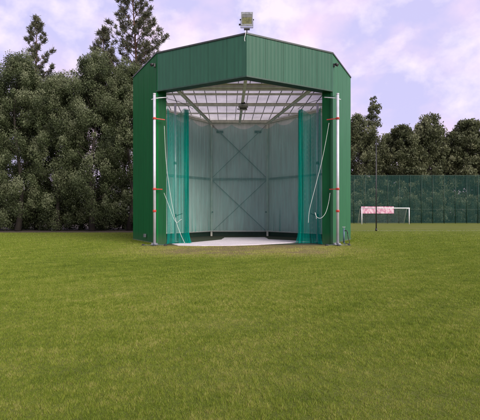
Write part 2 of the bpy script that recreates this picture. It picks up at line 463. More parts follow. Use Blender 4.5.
# corner trims: an angle strip proud of the cladding at the two front corners and the fold of the fascia
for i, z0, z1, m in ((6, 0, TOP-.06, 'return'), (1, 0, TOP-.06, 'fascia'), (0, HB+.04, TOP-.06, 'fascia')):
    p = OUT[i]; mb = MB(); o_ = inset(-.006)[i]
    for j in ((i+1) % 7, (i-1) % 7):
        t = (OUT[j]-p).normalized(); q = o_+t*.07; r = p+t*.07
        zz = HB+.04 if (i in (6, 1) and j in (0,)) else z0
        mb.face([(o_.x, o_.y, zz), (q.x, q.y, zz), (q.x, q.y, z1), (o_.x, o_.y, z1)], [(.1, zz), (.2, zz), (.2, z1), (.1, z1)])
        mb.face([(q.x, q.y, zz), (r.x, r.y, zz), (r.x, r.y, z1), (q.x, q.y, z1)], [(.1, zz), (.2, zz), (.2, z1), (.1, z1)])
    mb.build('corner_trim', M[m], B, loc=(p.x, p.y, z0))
# roof of translucent sheets, its beams and battens
RZ = 8.46; rp = inset(TH+.004)
mb = MB(); mb.face([(p.x, p.y, RZ) for p in rp]); mb.build('roof', M['roof'], B, loc=(AX, 25, RZ))
def span_x(Y, d=.16):
    P = inset(d); xs = []
    for i in range(7):
        a, b = P[i], P[(i+1) % 7]
        if (a.y-Y)*(b.y-Y) < 0: xs.append(a.x+(b.x-a.x)*(Y-a.y)/(b.y-a.y))
    return min(xs), max(xs)
def span_y(X, d=.16):
    P = inset(d); ys = []
    for i in range(7):
        a, b = P[i], P[(i+1) % 7]
        if (a.x-X)*(b.x-X) < 0: ys.append(a.y+(b.y-a.y)*(X-a.x)/(b.x-a.x))
    return (min(ys), max(ys)) if ys else None
def hbeam(name, p, q, wd, h, m='steel'):
    """an H section: two flanges and a web"""
    mb = MB(); p, q = Vector(p), Vector(q); up = Vector((0, 0, 1))
    mb.bar(p+up*(h/2-.008), q+up*(h/2-.008), wd, .016); mb.bar(p-up*(h/2-.008), q-up*(h/2-.008), wd, .016)
    mb.bar(p, q, .012, h-.033)
    return mb.build(name, M[m], B, loc=(p+q)/2)
for Y, wd, h, z in ((22.05, .16, .2, 8.22), (22.75, .14, .13, 8.25), (24.0, .08, .1, 8.33), (26.1, .12, .14, 8.3), (26.65, .06, .06, 8.36), (28.6, .06, .08, 8.34), (30.85, .12, .16, 8.28)):
    x0, x1 = span_x(Y, .2); hbeam('roof_beam', (x0, Y, z), (x1, Y, z), wd, h)
hbeam('ridge_beam', (AX, 20.3, 8.09), (AX, 30.76, 8.09), .14, .2)
for s in (-1, 1):
    a = Vector((AX+s*2.02, 30.7, 8.11)); b = Vector((AX+s*3.52, 22.2, 8.11)); t = (b-a).normalized()
    hbeam('diagonal_beam', a, b, .17, .12)
    # knee struts from the column head up to the diagonal
for i in (1, 2, 3, 4, 5):
    P = inset(TH+.10); a, b = P[i], P[(i+1) % 7]
    hbeam('eaves_beam', (a.x, a.y, 8.24), (b.x, b.y, 8.24), .1, .12)
for k in range(-10, 11):
    X = AX+k*.61+.3
    sp = span_y(X, .2)
    if sp and sp[1]-sp[0] > .8:
        mb = MB(); mb.bar((X, sp[0], 8.425), (X, sp[1], 8.425), .035, .05); mb.build('roof_batten', M['steel_dark'], B, loc=(X, (sp[0]+sp[1])/2, 8.425))
# wall framing
cp = inset(TH+.10)
for i in (2, 3, 4, 5):
    p = cp[i]; mb = MB(); h = 8.1
    d = (Vector((AX, 25))-p).normalized(); e = Vector((-d.y, d.x))
    D3, E3 = Vector((d.x, d.y, 0)), Vector((e.x, e.y, 0)); c = Vector((p.x, p.y, h/2))
    mb.frame(c+D3*.07, D3*.006, E3*.07, (0, 0, h/2)); mb.frame(c-D3*.07, D3*.006, E3*.07, (0, 0, h/2)); mb.frame(c, D3*.063, E3*.006, (0, 0, h/2))
    mb.build('column', M['steel'], B, loc=(p.x, p.y, 0))
mid_ = {}
for i in (1, 2, 3, 4, 5):
    a, b = cp[i], cp[(i+1) % 7]; t = (b-a).normalized(); a2, b2 = a+t*.1, b-t*.1
    nn = Vector((-t.y, t.x))
    mb = MB(); mb.bar((a2.x, a2.y, 4.14), (b2.x, b2.y, 4.14), .1, .13); mb.build('wall_rail', M['brace'], B, .005, loc=((a2.x+b2.x)/2, (a2.y+b2.y)/2, 4.14))
    if i in (3, 1, 5):
        for z0, z1 in ((.35, 4.03), (4.25, 8.05)):
            for q, (za, zb) in enumerate(((z0, z1), (z1, z0))):
                o_ = nn*(.03 if q else -.03)
                mb = MB(); mb.bar((a2.x+o_.x, a2.y+o_.y, za), (b2.x+o_.x, b2.y+o_.y, zb), .045, .05, up=(nn.x, nn.y, 0)); mb.build('cross_brace', M['brace'], B, loc=((a.x+b.x)/2, (a.y+b.y)/2, (za+zb)/2))
    p, q = INN[i], INN[(i+1) % 7]; o_ = nn*.02
    mb = MB(); mb.bar((p.x+o_.x+t.x*.05, p.y+o_.y+t.y*.05, .16), (q.x+o_.x-t.x*.05, q.y+o_.y-t.y*.05, .16), .036, .3)
    mb.build('plinth', M['plinth'], B, loc=((p.x+q.x)/2, (p.y+q.y)/2, 0))
for X in (-.52, 2.25):
    mb = MB(); mb.box((X, 31.055, 7.58), (.5, .04, .17))
    for k in range(4): mb.box((X, 31.028, 7.52+k*.04), (.46, .02, .012))
    mb.build('wall_vent', M['steel_dark'], B, loc=(X, 31.055, 7.58))
for i, X in ((4, BL[0]+.22), (3, BR[0]-.22)):
    mb = MB(); mb.tube([(X-.02, 30.86, 1.74), (X-.02, 30.72, 1.74)], .055, 12); mb.tube([(X-.02, 30.72, 1.74), (X-.02, 30.69, 1.74)], .03, 10)
    mb.build('hook_knob', M['black'], B, loc=(X, 30.8, 1.74))
# wall base rail outside
for i in (1, 5):
    a, b = OUT[i], OUT[(i+1) % 7]; t = (b-a).normalized(); nn = Vector((t.y, -t.x))*.035
    mb = MB(); mb.bar((a.x+nn.x+t.x*.06, a.y+nn.y+t.y*.06, .05), (b.x+nn.x, b.y+nn.y, .05), .06, .1); mb.build('base_flashing', M['galv'], B, .006, loc=((a.x+b.x)/2, (a.y+b.y)/2, 0))

# ------------------------------------------------------------------ nets
def curtain(name, path, ztop, zbot, amp, wave, mat, label, seed, du=.035, dz=.22, hem=None, fullness=1.6, pinch=None, reg=.7):
    P = [Vector((*p, 0)) for p in path]; cum = [0]
    for a, b in zip(P, P[1:]): cum.append(cum[-1]+(b-a).length)
    T = cum[-1]; nu = int(T/du); V = []; UV = []; r_ = random.Random(seed); ph = r_.random()*50
    zt = [ztop(T*i/nu, T) for i in range(nu+1)]
    nz = int(8/dz)
    for i in range(nu+1):
        s = T*i/nu; j = max(k for k in range(len(cum)) if cum[k] <= s+1e-9); j = min(j, len(P)-2)
        p = P[j].lerp(P[j+1], (s-cum[j])/(cum[j+1]-cum[j])); t = (P[j+1]-P[j]).normalized(); nn = Vector((-t.y, t.x, 0))
        for k in range(nz+1):
            f = k/nz; zb = zbot(s, T); z = zt[i]+(zb-zt[i])*f
            A = amp(s, T, f)
            a = mnoise.noise(Vector((s/wave+ph, z*.09, seed)))*1.5+mnoise.noise(Vector((s/wave*2.3+ph, z*.22, seed+9)))*.6+math.sin(2*math.pi*s/wave+3.0*mnoise.noise(Vector((s*1.3, z*.2, seed+4))))*reg
            q = p+nn*(A*a)
            if pinch: q = pinch(q, s, T, f)
            V.append((q.x, q.y, z)); UV.append((s*fullness, z))
    mb = MB(); mb.v = V
    for i in range(nu):
        for k in range(nz):
            a = i*(nz+1)+k; q = (a, a+nz+1, a+nz+2, a+1)
            mb.f.append(q); mb.uv.append([UV[x] for x in q]); mb.mi.append(0); mb.sm.append(True)
    c = (P[0]+P[-1])/2
    o = mb.build(name, M[mat], loc=(c.x, c.y, 0)); tag(o, label, 'net', 'green safety nets of the throwing cage')
    return o
nb = inset(.52)
def scal(s, T):
    q = (s % 1.75)/1.75; return 8.02-.32*(4*q*(1-q))-.05*mnoise.noise(Vector((s, 3, 0)))
back = curtain('safety_net', [tuple(nb[5]*.72+nb[6]*.28), tuple(nb[5]), tuple(nb[4]), tuple(nb[3]), tuple(nb[2]), tuple(nb[2]*.72+nb[1]*.28)], scal,
        lambda s, T: .40+.06*mnoise.noise(Vector((s*.8, 0, 9))),
        lambda s, T, f: .015+.085*f*f*(1.6 if abs(s-T/2) > 2.2 else .4), .33, 'net_back',
        'wide grey green net with scalloped top hanging along the rear walls', 3, du=.03, fullness=1.3, reg=.35)
# weighted white hem of the rear net
mb = MB(); hp = []
for k in range(0, 121):
    P = [nb[5], nb[4], nb[3], nb[2]]; tt = k/120*3; j = min(2, int(tt)); p = P[j].lerp(P[j+1], tt-j); hp.append((p.x, p.y, .395))
mb.tube(hp, .016, 6); mb.build('net_hem', M['rope'], back, loc=(AX, 30.6, .395))
def gate(sgn, label, seed):
    mir = lambda x, y: (AX-sgn*(AX-x), y)
    path = [mir(-3.13, 22.45), mir(-3.1, 22.9), mir(-2.75, 23.3), mir(-2.40, 23.2), mir(-2.10, 23.25), mir(-2.36, 23.34), mir(-2.08, 23.42), mir(-2.3, 23.5)]
    if sgn > 0: path = path
    def zt(s, T): f = s/T; return 7.3-.25*math.sin(math.pi*min(1, f*1.6))+.2*mnoise.noise(Vector((s*2.5, seed, 0)))
    def amp(s, T, f): return .045+.04*f+.02*(s/T > .5)
    def pinch(q, s, T, f):
        # gathered edge: tight column that spreads where it lies on the ground
        g = max(0, (f-.9)/.1); k = (s/T-.5)
        return q+Vector((sgn*(g*g*.35*max(0, k+.1)), -g*g*.25, 0))
    return curtain('safety_net', path, zt, lambda s, T: .03, amp, .17, 'net_side', label, seed, du=.012, dz=.16, fullness=2.2, pinch=pinch, reg=.35)
gate(1, 'teal net gathered into a column at the left side of the opening', 11)
gate(-1, 'teal net gathered into a column at the right side of the opening', 23)

# ------------------------------------------------------------------ poles, ropes, cables
def gate_pole(x, y, sgn, label):
    t = thing('net_pole', label, 'pole', (x, y, 0), 'silver net poles with red clamps')
    mb = MB(); mb.tube([(x, y, .06), (x, y, 7.66)], .07, 20); mb.tube([(x, y, 7.661), (x, y, 7.72)], .076, 20)
    mb.build('tube', M['alu'], t, loc=(x, y, 0))
    mb = MB(); mb.box((x, y, .05), (.36, .36, .025))
    mb.bar((x-.62, y-.05, .034), (x+.62, y-.05, .034), .13, .012)
    mb.bar((x+.05*sgn, y-.42, .044), (x+.05*sgn, y+.42, .044), .13, .012)
    for a in range(4): mb.bar((x+.06*math.cos(a*math.pi/2), y+.06*math.sin(a*math.pi/2), .08), (x+.16*math.cos(a*math.pi/2), y+.16*math.sin(a*math.pi/2), .08), .012, .1)
    bp = mb.build('base_plate', M['galv'], t, .003, loc=(x, y, 0))
    for px, py in ((-.56, -.05), (.56, -.05), (.05*sgn, -.38), (.05*sgn, .36)):
        mb = MB(); mb.tube([(x+px, y+py, 0), (x+px, y+py, .024), (x+px, y+py, .075)], [.09, .09, .06], 14); mb.build('foot', M['rubber'], bp, loc=(x+px, y+py, 0))
    for z, ln in ((6.45, .48), (2.87, .34), (1.75, 0)):
        mb = MB(); mb.tube([(x, y, z-.055), (x, y, z-.05), (x, y, z+.05), (x, y, z+.055)], [.075, .092, .092, .075], 20)
        if ln: mb.bar((x+sgn*.06, y+.02, z), (x+sgn*ln, y+.30, z), .05, .045)
        mb.box((x-sgn*.02, y-.1, z), (.05, .05, .07))
        mb.build('clamp', M['red'], t, .004, loc=(x, y, z))
    mb = MB(); mb.tube(smooth_path([(x, y, 7.45), (x+sgn*.22, y+.1, 7.52), (x+sgn*.62, y+.35, 7.62)], 6), .025, 8)
    mb.tube([(x-sgn*.16, y-.02, 7.4), (x+sgn*.12, y+.02, 7.5)], .022, 8)
    mb.build('arm', M['alu'], t, loc=(x, y, 7.5))
gate_pole(-3.68, 21.68, 1, 'silver pole with three red clamps at the left corner of the shelter')
gate_pole(5.62, 21.68, -1, 'silver pole with three red clamps at the right corner of the shelter')
for x, sgn, side in ((-2.97, 1, 'left'), (5.19, -1, 'right')):
    t = thing('net_post', f'slim grey post standing inside the shelter among the {side} net folds', 'post', (x, 24.5, 0), 'grey posts among the side nets')
    mb = MB(); mb.tube([(x, 24.5, .03), (x, 24.5, 7.9)], .065, 18); mb.build('tube', M['alu'], t, loc=(x, 24.5, 0))
    mb = MB(); mb.tube([(x, 24.5, 4.45), (x, 24.5, 4.6)], .085, 18); mb.build('collar', M['steel_dark'], t, loc=(x, 24.5, 4.5))
    mb = MB(); mb.tube([(x, 24.5, 0), (x, 24.5, .03), (x, 24.5, .031), (x, 24.5, .12)], [.19, .19, .09, .08], 18); mb.build('foot', M['galv'], t, loc=(x, 24.5, 0))
    mb = MB(); mb.bar((x+sgn*.07, 24.5, 1.5), (x+sgn*.42, 24.3, 1.62), .03, .03); mb.tube([(x, 24.5, 1.4), (x, 24.5, 1.6)], .08, 14); mb.build('crank', M['black'], t, .003, loc=(x, 24.5, 1.5))
def rope(name, pts, r, mat, label, cat, group=None):
    mb = MB(); mb.tube(smooth_path(pts, 8), r, 8); o = mb.build(name, M[mat], loc=pts[0]); tag(o, label, cat, group)
def px(seq): return [tuple(at(x, y, Y)) for x, y, Y in seq]
G = 'white ropes hanging from the nets'
rope('rope', px([(164.3, 126, 22.0), (166, 160, 22.05), (170, 192, 22.1), (175, 218, 22.15), (181, 235, 22.0), (185, 243.6, 22.3)]), .010, 'rope', 'long white rope running down the left net to the ground', 'rope', G)
rope('rope', px([(164, 193, 21.95), (169, 206, 21.97), (174, 219, 21.98), (177, 222.5, 21.98), (179, 221, 21.98), (182, 219, 22.0)]), .009, 'rope', 'short white rope with a bent end low on the left net', 'rope', G)
rope('rope', px([(329, 123, 21.9), (325.5, 143, 21.95), (321.6, 162, 22.0), (315, 188, 22.05), (309.5, 210, 22.1), (308.3, 223, 22.1)]), .010, 'rope', 'long white rope slanting down across the right net', 'rope', G)
rope('rope', px([(330, 193, 22.0), (328.5, 203, 21.95), (325.5, 213, 21.9), (321, 218, 21.9), (316.8, 217, 21.9), (315, 212.5, 21.9), (316, 215, 21.95), (316.3, 219, 21.95)]), .010, 'rope', 'white rope drooping in a U shaped loop by the right net', 'rope', G)
rope('support_cable', px([(156.5, 96.5, 21.7), (166, 98.5, 22.3), (178, 101.5, 23.0), (186, 105, 23.8), (193, 109, 24.8)]), .013, 'cable', 'thin dark cable from the left pole top into the roof', 'cable')
rope('support_cable', px([(335, 96, 21.7), (325, 98.5, 22.3), (313, 101.5, 23.0), (304, 105, 23.8), (298, 109, 24.8)]), .013, 'cable', 'thin dark cable from the right pole top into the roof', 'cable')
rope('power_cable', [(.86, 19.53, 10.0), (.84, 19.52, 9.8), (.80, 19.53, 9.62), (.82, 19.545, 9.5)], .012, 'white', 'white wire hanging over the fascia under the rooftop floodlight', 'wire')

# ------------------------------------------------------------------ floodlights, fixtures
def floodlight(x, y, z, wd, h, label, tilt, stand, lens='lampglass'):
    t = thing('floodlight', label, 'floodlight', (x, y, z))
    R = Matrix.Rotation(tilt, 4, 'X'); T = Matrix.Translation((x, y, z))@R
    d = wd*.42; mb = MB()
    A = [(-wd/2, -d/2, -h/2), (wd/2, -d/2, -h/2), (wd/2, -d/2, h/2), (-wd/2, -d/2, h/2)]
    Bk = [(-wd*.32, d/2, -h*.34), (wd*.32, d/2, -h*.34), (wd*.32, d/2, h*.34), (-wd*.32, d/2, h*.34)]
    A, Bk = [T@Vector(p) for p in A], [T@Vector(p) for p in Bk]
    m_ = [a+(T@Vector((0, d*.35, 0))-T@Vector((0, 0, 0))) for a in A]
    for i in range(4):
        j = (i+1) % 4; mb.face([A[j], A[i], m_[i], m_[j]]); mb.face([m_[j], m_[i], Bk[i], Bk[j]])
    mb.face(Bk[::-1]); mb.face(A)
    for k in range(5):
        c = T@Vector(((k-2)*wd*.13, d*.52, 0)); mb.frame(c, R@Vector((.006, 0, 0)), R@Vector((0, .03, 0)), R@Vector((0, 0, h*.3)))
    ho = mb.build('housing', M['lamp_body'], t, .008, loc=(x, y, z))
    mb = MB(); b = wd*.085
    for c, sx, sz in (((0, -d/2-.012, h/2-b), wd, 2*b), ((0, -d/2-.012, -h/2+b), wd, 2*b)):
        mb.frame(T@Vector(c), R@Vector((sx/2, 0, 0)), R@Vector((0, .011, 0)), R@Vector((0, 0, sz/2)))
    for s in (-1, 1): mb.frame(T@Vector((s*(wd/2-b/2), -d/2-.012, 0)), R@Vector((b/2, 0, 0)), R@Vector((0, .011, 0)), R@Vector((0, 0, h/2-2*b)))
    mb.build('frame', M['galv'], t, .003, loc=(x, y, z))
    mb = MB(); mb.frame(T@Vector((0, -d/2-.005, 0)), R@Vector((wd/2-b, 0, 0)), R@Vector((0, .004, 0)), R@Vector((0, 0, h/2-2*b)))
    mb.build('glass', M[lens], ho, loc=(x, y, z))
    mb = MB(); mb.frame(T@Vector((0, -d/2-.011, h/2-b*2-h*.11)), R@Vector((wd/2-b*1.02, 0, 0)), R@Vector((0, .004, 0)), R@Vector((0, 0, h*.11)))
    mb.build('reflector', M['lamp_body'], ho, .003, loc=(x, y, z))
    mb = MB(); s_ = 1 if stand else -1
    for s in (-1, 1): mb.bar((x+s*(wd/2+.015), y, z), (x+s*(wd/2+.015), y, z-s_*h*.62), .012, .05, up=(0, 1, 0)); mb.tube([(x+s*(wd/2), y, z), (x+s*(wd/2+.06), y, z)], .03, 10)
    mb.bar((x-wd/2-.02, y, z-s_*h*.62), (x+wd/2+.02, y, z-s_*h*.62), .05, .014)
    mb.tube([(x, y, z-s_*h*.62), (x, y, z-s_*(h*.62+stand*1.0 if stand else h*.62+.12))], .028, 12)
    mb.box((x, y, z-s_*(h*.62+.05)), (wd*.5, .12, .09))
    mb.build('bracket', M['black'], t, .003, loc=(x, y, z))
    mb = MB(); mb.tube([(x-wd/2-.02, y+.02, z-h*.36), (x-wd/2-.1, y+.02, z-h*.36)], .04, 10); mb.build('cable_gland', M['black'], t, loc=(x, y, z))
floodlight(.92, 19.78, 10.6, .54, .60, 'grey floodlight with yellowish glass on the roof peak above the fascia', math.radians(12), .36)
floodlight(.93, 24.6, 7.92-.16, .46, .30, 'dark floodlight hanging under the translucent roof inside the shelter', math.radians(35), 0, 'black')
for (x, y), sgn, s in ((CL, -1, 'left'), (CR, 1, 'right')):
    c = (Vector(CL if sgn < 0 else CR)+(Vector(SL if sgn < 0 else SR)-Vector(CL if sgn < 0 else CR)).normalized()*.16)
    nn = Vector((sgn*.884, -.467)); t = thing('wall_lamp', f'small black lamp high on the {s} front corner of the shelter', 'lamp', (c.x, c.y, 9.3), 'small black lamps on the front corners')
    mb = MB(); p = Vector((c.x, c.y, 9.3)); n3 = Vector((nn.x, nn.y, 0)); e3 = Vector((-nn.y, nn.x, 0))
    mb.frame(p+n3*.04, n3*.035, e3*.06, (0, 0, .08)); mb.build('mount', M['black'], t, .004, loc=p)
    mb = MB(); mb.tube([p+n3*.075+Vector((0, 0, .04)), p+n3*.12+Vector((0, 0, .05)), p+n3*.24+Vector((0, 0, -.02))], [.04, .07, .085], 14); mb.build('head', M['black'], t, loc=p)
# junction box on the left wall
p = Vector((-4.47, 23.5, .42)); nn = Vector((-.884, -.467, 0)); e = Vector((.467, -.884, 0))
t = thing('junction_box', 'small grey box low on the left outer wall of the shelter', 'electrical box', p)
mb = MB(); mb.frame(p+nn*.055, nn*.05, e*.085, (0, 0, .09)); case = mb.build('case', M['galv'], t, .008, loc=p)
mb = MB(); mb.frame(p+nn*.111, nn*.005, e*.07, (0, 0, .075)); mb.build('lid', M['steel_dark'], case, .003, loc=p)
# standpipe by the right wall
x, y = 6.28, 22.95
t = thing('standpipe', 'short blue grey standpipe with tap beside the right outer wall', 'tap', (x, y, 0))
mb = MB(); mb.tube([(x, y, 0), (x, y, .82)], .04, 14); mb.tube([(x, y, .0), (x, y, .05)], .08, 14); mb.build('pipe', M['blue_pipe'], t, loc=(x, y, 0))
mb = MB(); mb.tube(smooth_path([(x, y, .7), (x+.1, y-.06, .71), (x+.16, y-.1, .66), (x+.17, y-.105, .52)], 6), .024, 10); mb.build('spout', M['black'], t, loc=(x, y, .7))
mb = MB(); mb.tube([(x, y, .821), (x, y, .9)], .02, 10); mb.bar((x-.09, y, .9), (x+.09, y, .9), .03, .03); mb.build('handle', M['galv'], t, .004, loc=(x, y, .85))
mb = MB(); mb.tube(smooth_path([(x+.17, y-.105, .5), (x+.2, y-.2, .25), (x+.22, y-.3, .06), (x+.12, y-.42, .03), (x-.1, y-.4, .03)], 6), .02, 8); mb.build('hose', M['rubber'], t, loc=(x, y, 0))

# ------------------------------------------------------------------ sports field on the right
Yf = 72.0
fx0, fx1 = 19.5, 62.0
t = thing('ball_fence', 'tall dark green mesh fence at the far side of the field', 'fence', ((fx0+fx1)/2, Yf, 0))
mb = MB(); mb.face([(fx0, Yf, .05), (fx1, Yf, .05), (fx1, Yf, 8.1), (fx0, Yf, 8.1)], [(fx0, 0), (fx1, 0), (fx1, 8), (fx0, 8)]); mb.build('mesh', M['fence_mesh'], t, loc=((fx0+fx1)/2, Yf, 0))
k = 0; X = fx0
while X <= fx1+.01:
    mb = MB(); mb.tube([(X, Yf-.05, 0), (X, Yf-.05, 8.2)], .045, 8); mb.build('post', M['darkgreen'], t, loc=(X, Yf-.05, 0)); X += 1.9
for z in (2.4, 8.12):
    mb = MB(); mb.bar((fx0, Yf-.02, z), (fx1, Yf-.02, z), .03, .05); mb.build('rail', M['darkgreen'], t, loc=((fx0+fx1)/2, Yf, z))
p0, p1 = at(361, 206.5, 71.8), at(394, 213.5, 71.8)
mb = MB(); n = 60
for i in range(n):
    a, b = p0.x+(p1.x-p0.x)*i/n, p0.x+(p1.x-p0.x)*(i+1)/n; ya, yb = (71.8+.05*math.sin(v*2.1) for v in (a, b))
    mb.face([(a, ya, p1.z), (b, yb, p1.z), (b, yb, p0.z), (a, ya, p0.z)], [(a, 0), (b, 0), (b, 1.2), (a, 1.2)])
tag(mb.build('banner', M['banner'], loc=((p0.x+p1.x)/2, 71.8, p1.z)), 'long pink and white patterned banner on the far fence', 'banner')
Yg = 66.0; gx = at(361.8, 0, Yg).x
t = thing('football_goal', 'white football goal in front of the far fence', 'goal', (gx+3.66, Yg, 0))
for X in (gx, gx+7.32):
    mb = MB(); mb.tube([(X, Yg, 0), (X, Yg, 2.5)], .07, 12); mb.build('post', M['white'], t, loc=(X, Yg, 0))
    mb = MB(); mb.tube([(X, Yg+.06, 2.45), (X, Yg+.9, 2.4), (X, Yg+2, .05)], .03, 8); mb.build('stay', M['white'], t, loc=(X, Yg+1, 0))
mb = MB(); mb.tube([(gx-.07, Yg, 2.51), (gx+7.39, Yg, 2.51)], .07, 12); mb.build('crossbar', M['white'], t, loc=(gx+3.66, Yg, 2.5))
mb = MB(); mb.face([(gx, Yg+.9, 2.4), (gx+7.32, Yg+.9, 2.4), (gx+7.32, Yg+2, .05), (gx, Yg+2, .05)], [(0, 0), (7.3, 0), (7.3, 2.6), (0, 2.6)]); mb.build('net', M['goal_net'], t, loc=(gx+3.66, Yg+1.5, 1))
x, y = 13.98, 40.0
t = thing('field_pole', 'tall thin black pole on the grass right of the shelter', 'pole', (x, y, 0))
mb = MB(); mb.tube([(x, y, 0), (x, y, 4), (x, y, 8.6)], [.055, .05, .04], 12); mb.build('shaft', M['black'], t, loc=(x, y, 0))
mb = MB(); mb.tube([(x, y, 0), (x, y, .25)], .09, 12); mb.build('socket', M['black'], t, loc=(x, y, 0))
mb = MB(); mb.tube([(x, y, 8.6), (x, y, 8.68)], [.06, .03], 12); mb.build('cap', M['black'], t, loc=(x, y, 8.6))

# ------------------------------------------------------------------ trees
def quads_object(name, V, tint, mat, nv=4, loc=(0, 0, 0), parent=None):
    """many small faces as one mesh; V is (n, nv, 3), tint one value for each face"""
    n = len(V); me = bpy.data.meshes.new(name)
    me.vertices.add(n*nv); me.vertices.foreach_set('co', np.ascontiguousarray(V, dtype=np.float32).ravel())
    me.loops.add(n*nv); me.loops.foreach_set('vertex_index', np.arange(n*nv, dtype=np.int32))
    me.polygons.add(n); me.polygons.foreach_set('loop_start', np.arange(0, n*nv, nv, dtype=np.int32))
    at_ = me.attributes.new('tint', 'FLOAT', 'FACE'); at_.data.foreach_set('value', np.clip(tint, 0, 1).astype(np.float32))
    me.materials.append(mat); me.update(calc_edges=True)
    o = bpy.data.objects.new(name, me); COL.objects.link(o)
    if parent is not None: o.parent = parent
    o.location = loc; return o
def unit(a): return a/np.maximum(np.linalg.norm(a, axis=-1, keepdims=True), 1e-9)
def leaves(C, size, r, droop=.35, aspect=.55):
    n = len(C); d = unit(r.normal(size=(n, 3))+np.array([0, 0, -droop])); nn = unit(np.cross(d, r.normal(size=(n, 3))))
    L_ = (size*r.uniform(.65, 1.3, n))[:, None]; W = L_*aspect
    return np.stack([C-d*L_*.5, C+nn*W*.5, C+d*L_*.5, C-nn*W*.5], 1)
def crown_mesh(seed, H, R, z0, leaf, n_clump, per, mat, shape='round', droop=.9):
    r = np.random.default_rng(seed); Vs = []; Ts = []
    for k in range(n_clump):
        f = r.uniform(0, 1)**.85; z = z0+(H-z0)*f
        if shape == 'spire': prof = R*(1-f)**.75+.25
        elif shape == 'tall': prof = R*(np.sin(np.pi*min(1, .12+f*.86))**.55)
        else: prof = R*(np.sin(np.pi*min(1, .2+f*.78))**.6)
        a = r.uniform(0, 2*np.pi); rad = prof*(r.uniform(.2, 1)**.5)*r.uniform(.7, 1.25)*(1+.16*np.sin(3*a+z*.9+seed))
        c = np.array([rad*np.cos(a), rad*np.sin(a), z])
        cs = r.uniform(.3, 1.0)*(R*.28)
        m = int(per*(cs/(R*.28))**1.2)
        q = unit(r.normal(size=(m, 3)))*(r.uniform(0, 1, m)**.45)[:, None]*cs*np.array([.85, .85, 1.2] if shape == 'tall' else [1, 1, .8])
        q[:, 2] -= .35*np.hypot(q[:, 0], q[:, 1])*r.uniform(0, 1, m)
        P = c+q; P[:, 2] = np.maximum(P[:, 2], .1)
        base = r.normal(.46, .16)
        # upper and outer leaves of a clump are the paler ones
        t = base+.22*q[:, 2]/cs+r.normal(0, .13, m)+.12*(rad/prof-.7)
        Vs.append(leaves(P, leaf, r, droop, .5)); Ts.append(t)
    return np.concatenate(Vs), np.concatenate(Ts)
def trunk_mb(seed, H, R, z0, r0, limbs=9):
    q = random.Random(seed); mb = MB(); top = H*.88; ax_ = []
    for k in range(9):
        f = k/8; ax_.append(Vector((.25*R*mnoise.noise(Vector((f*2, seed, 0))), .25*R*mnoise.noise(Vector((f*2, seed, 7))), top*f)))
    ax_[0].x = ax_[0].y = 0
    mb.tube(ax_, [r0*(1.35 if k == 0 else 1)*(1-.85*k/8) for k in range(9)], 10)
    for k in range(limbs):
        f = .18+.72*k/limbs; i = int(f*8); p = ax_[i].lerp(ax_[i+1], f*8-i); a = q.uniform(0, 6.28); ln = R*q.uniform(.5, .85)*(1-.4*f)
        e = p+Vector((math.cos(a)*ln, math.sin(a)*ln, ln*.75)); m_ = p.lerp(e, .5)+Vector((0, 0, -.1*ln))
        rr = r0*(1-.8*f)*.5; mb.tube([p, m_, e], [rr, rr*.6, rr*.25], 6)
    return mb
def make_tree(name, seed, H, R, z0, leaf, nc, per, mat, loc, label, group, shape='round', r0=.22):
    t = thing(name, label, 'tree', loc, group)
    tr = trunk_mb(seed, H, R, z0, r0).build('trunk', M['bark']); tr.parent = t; tr.location = (0, 0, 0)
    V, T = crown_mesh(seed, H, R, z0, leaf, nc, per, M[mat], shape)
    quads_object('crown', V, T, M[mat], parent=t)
    return t
def copy_tree(o, loc, rot, sc, label, group):
    c = o.copy(); COL.objects.link(c); c.location = loc; c.rotation_euler = (0, 0, rot); c.scale = (sc, sc, sc); c['label'] = label; c['group'] = group
    for ch in o.children:
        d = ch.copy(); COL.objects.link(d); d.parent = c
    return c
GL = 'leafy trees at the wood edge left of the shelter'
A1 = make_tree('broadleaf_tree', 1, 15.5, 3.0, .9, .145, 300, 420, 'leaf', (-9.3, 40.6, 0), 'grey green leafy tree right beside the left wall of the shelter', GL, 'tall')
A2 = make_tree('broadleaf_tree', 2, 16.4, 3.2, 1.1, .145, 300, 420, 'leaf', (-12.6, 39.9, 0), 'bushy leafy tree in the front row below the tall pine', GL, 'tall')
A3 = make_tree('broadleaf_tree', 3, 14.2, 3.1, .7, .145, 290, 420, 'leaf', (-16.1, 40.6, 0), 'third leafy tree from the shelter in the front row on the left', GL, 'tall')
copy_tree(A1, (-19.6, 40.0, 0), 2.1, 1.05, 'fourth leafy tree from the shelter in the front row on the left', GL)
copy_tree(A2, (-23.2, 40.8, 0), 4.0, .95, 'leafy tree at the far left end of the front row', GL)
for k, (x, y, s, src) in enumerate(((-6.6, 44.5, .92, A3), (-10.9, 45.4, 1.0, A3), (-14.6, 46, 1.05, A1), (-18.2, 45.6, 1.0, A2), (-22.0, 46.5, 1.1, A3), (-26, 45, 1.05, A1))):
    copy_tree(src, (x, y, 0), 1.1+k*1.9, s, 'dim leafy tree in the second row of the wood on the left', 'second row of leafy trees on the left')

GS = 'dark low bushes under the trees on the left'
S1 = None
for k, (x, y, h_) in enumerate(((-7.2, 42.4, 1), (-10.0, 43.0, 1.2), (-12.4, 42.2, .9), (-15.0, 43.2, 1.15), (-18.0, 42.6, 1), (-20.8, 43.2, 1.2), (-24.0, 42.6, 1.1), (-27.5, 43, 1.2))):
    lab = 'dim low bush in the shade under the trees on the left'
    if S1 is None: S1 = make_tree('shrub', 31, 3.2, 2.3, .15, .17, 70, 170, 'leaf', (x, y, 0), lab, GS, 'round', .05); S1['category'] = 'bush'
    else: copy_tree(S1, (x, y, 0), k*1.3, h_, lab, GS)

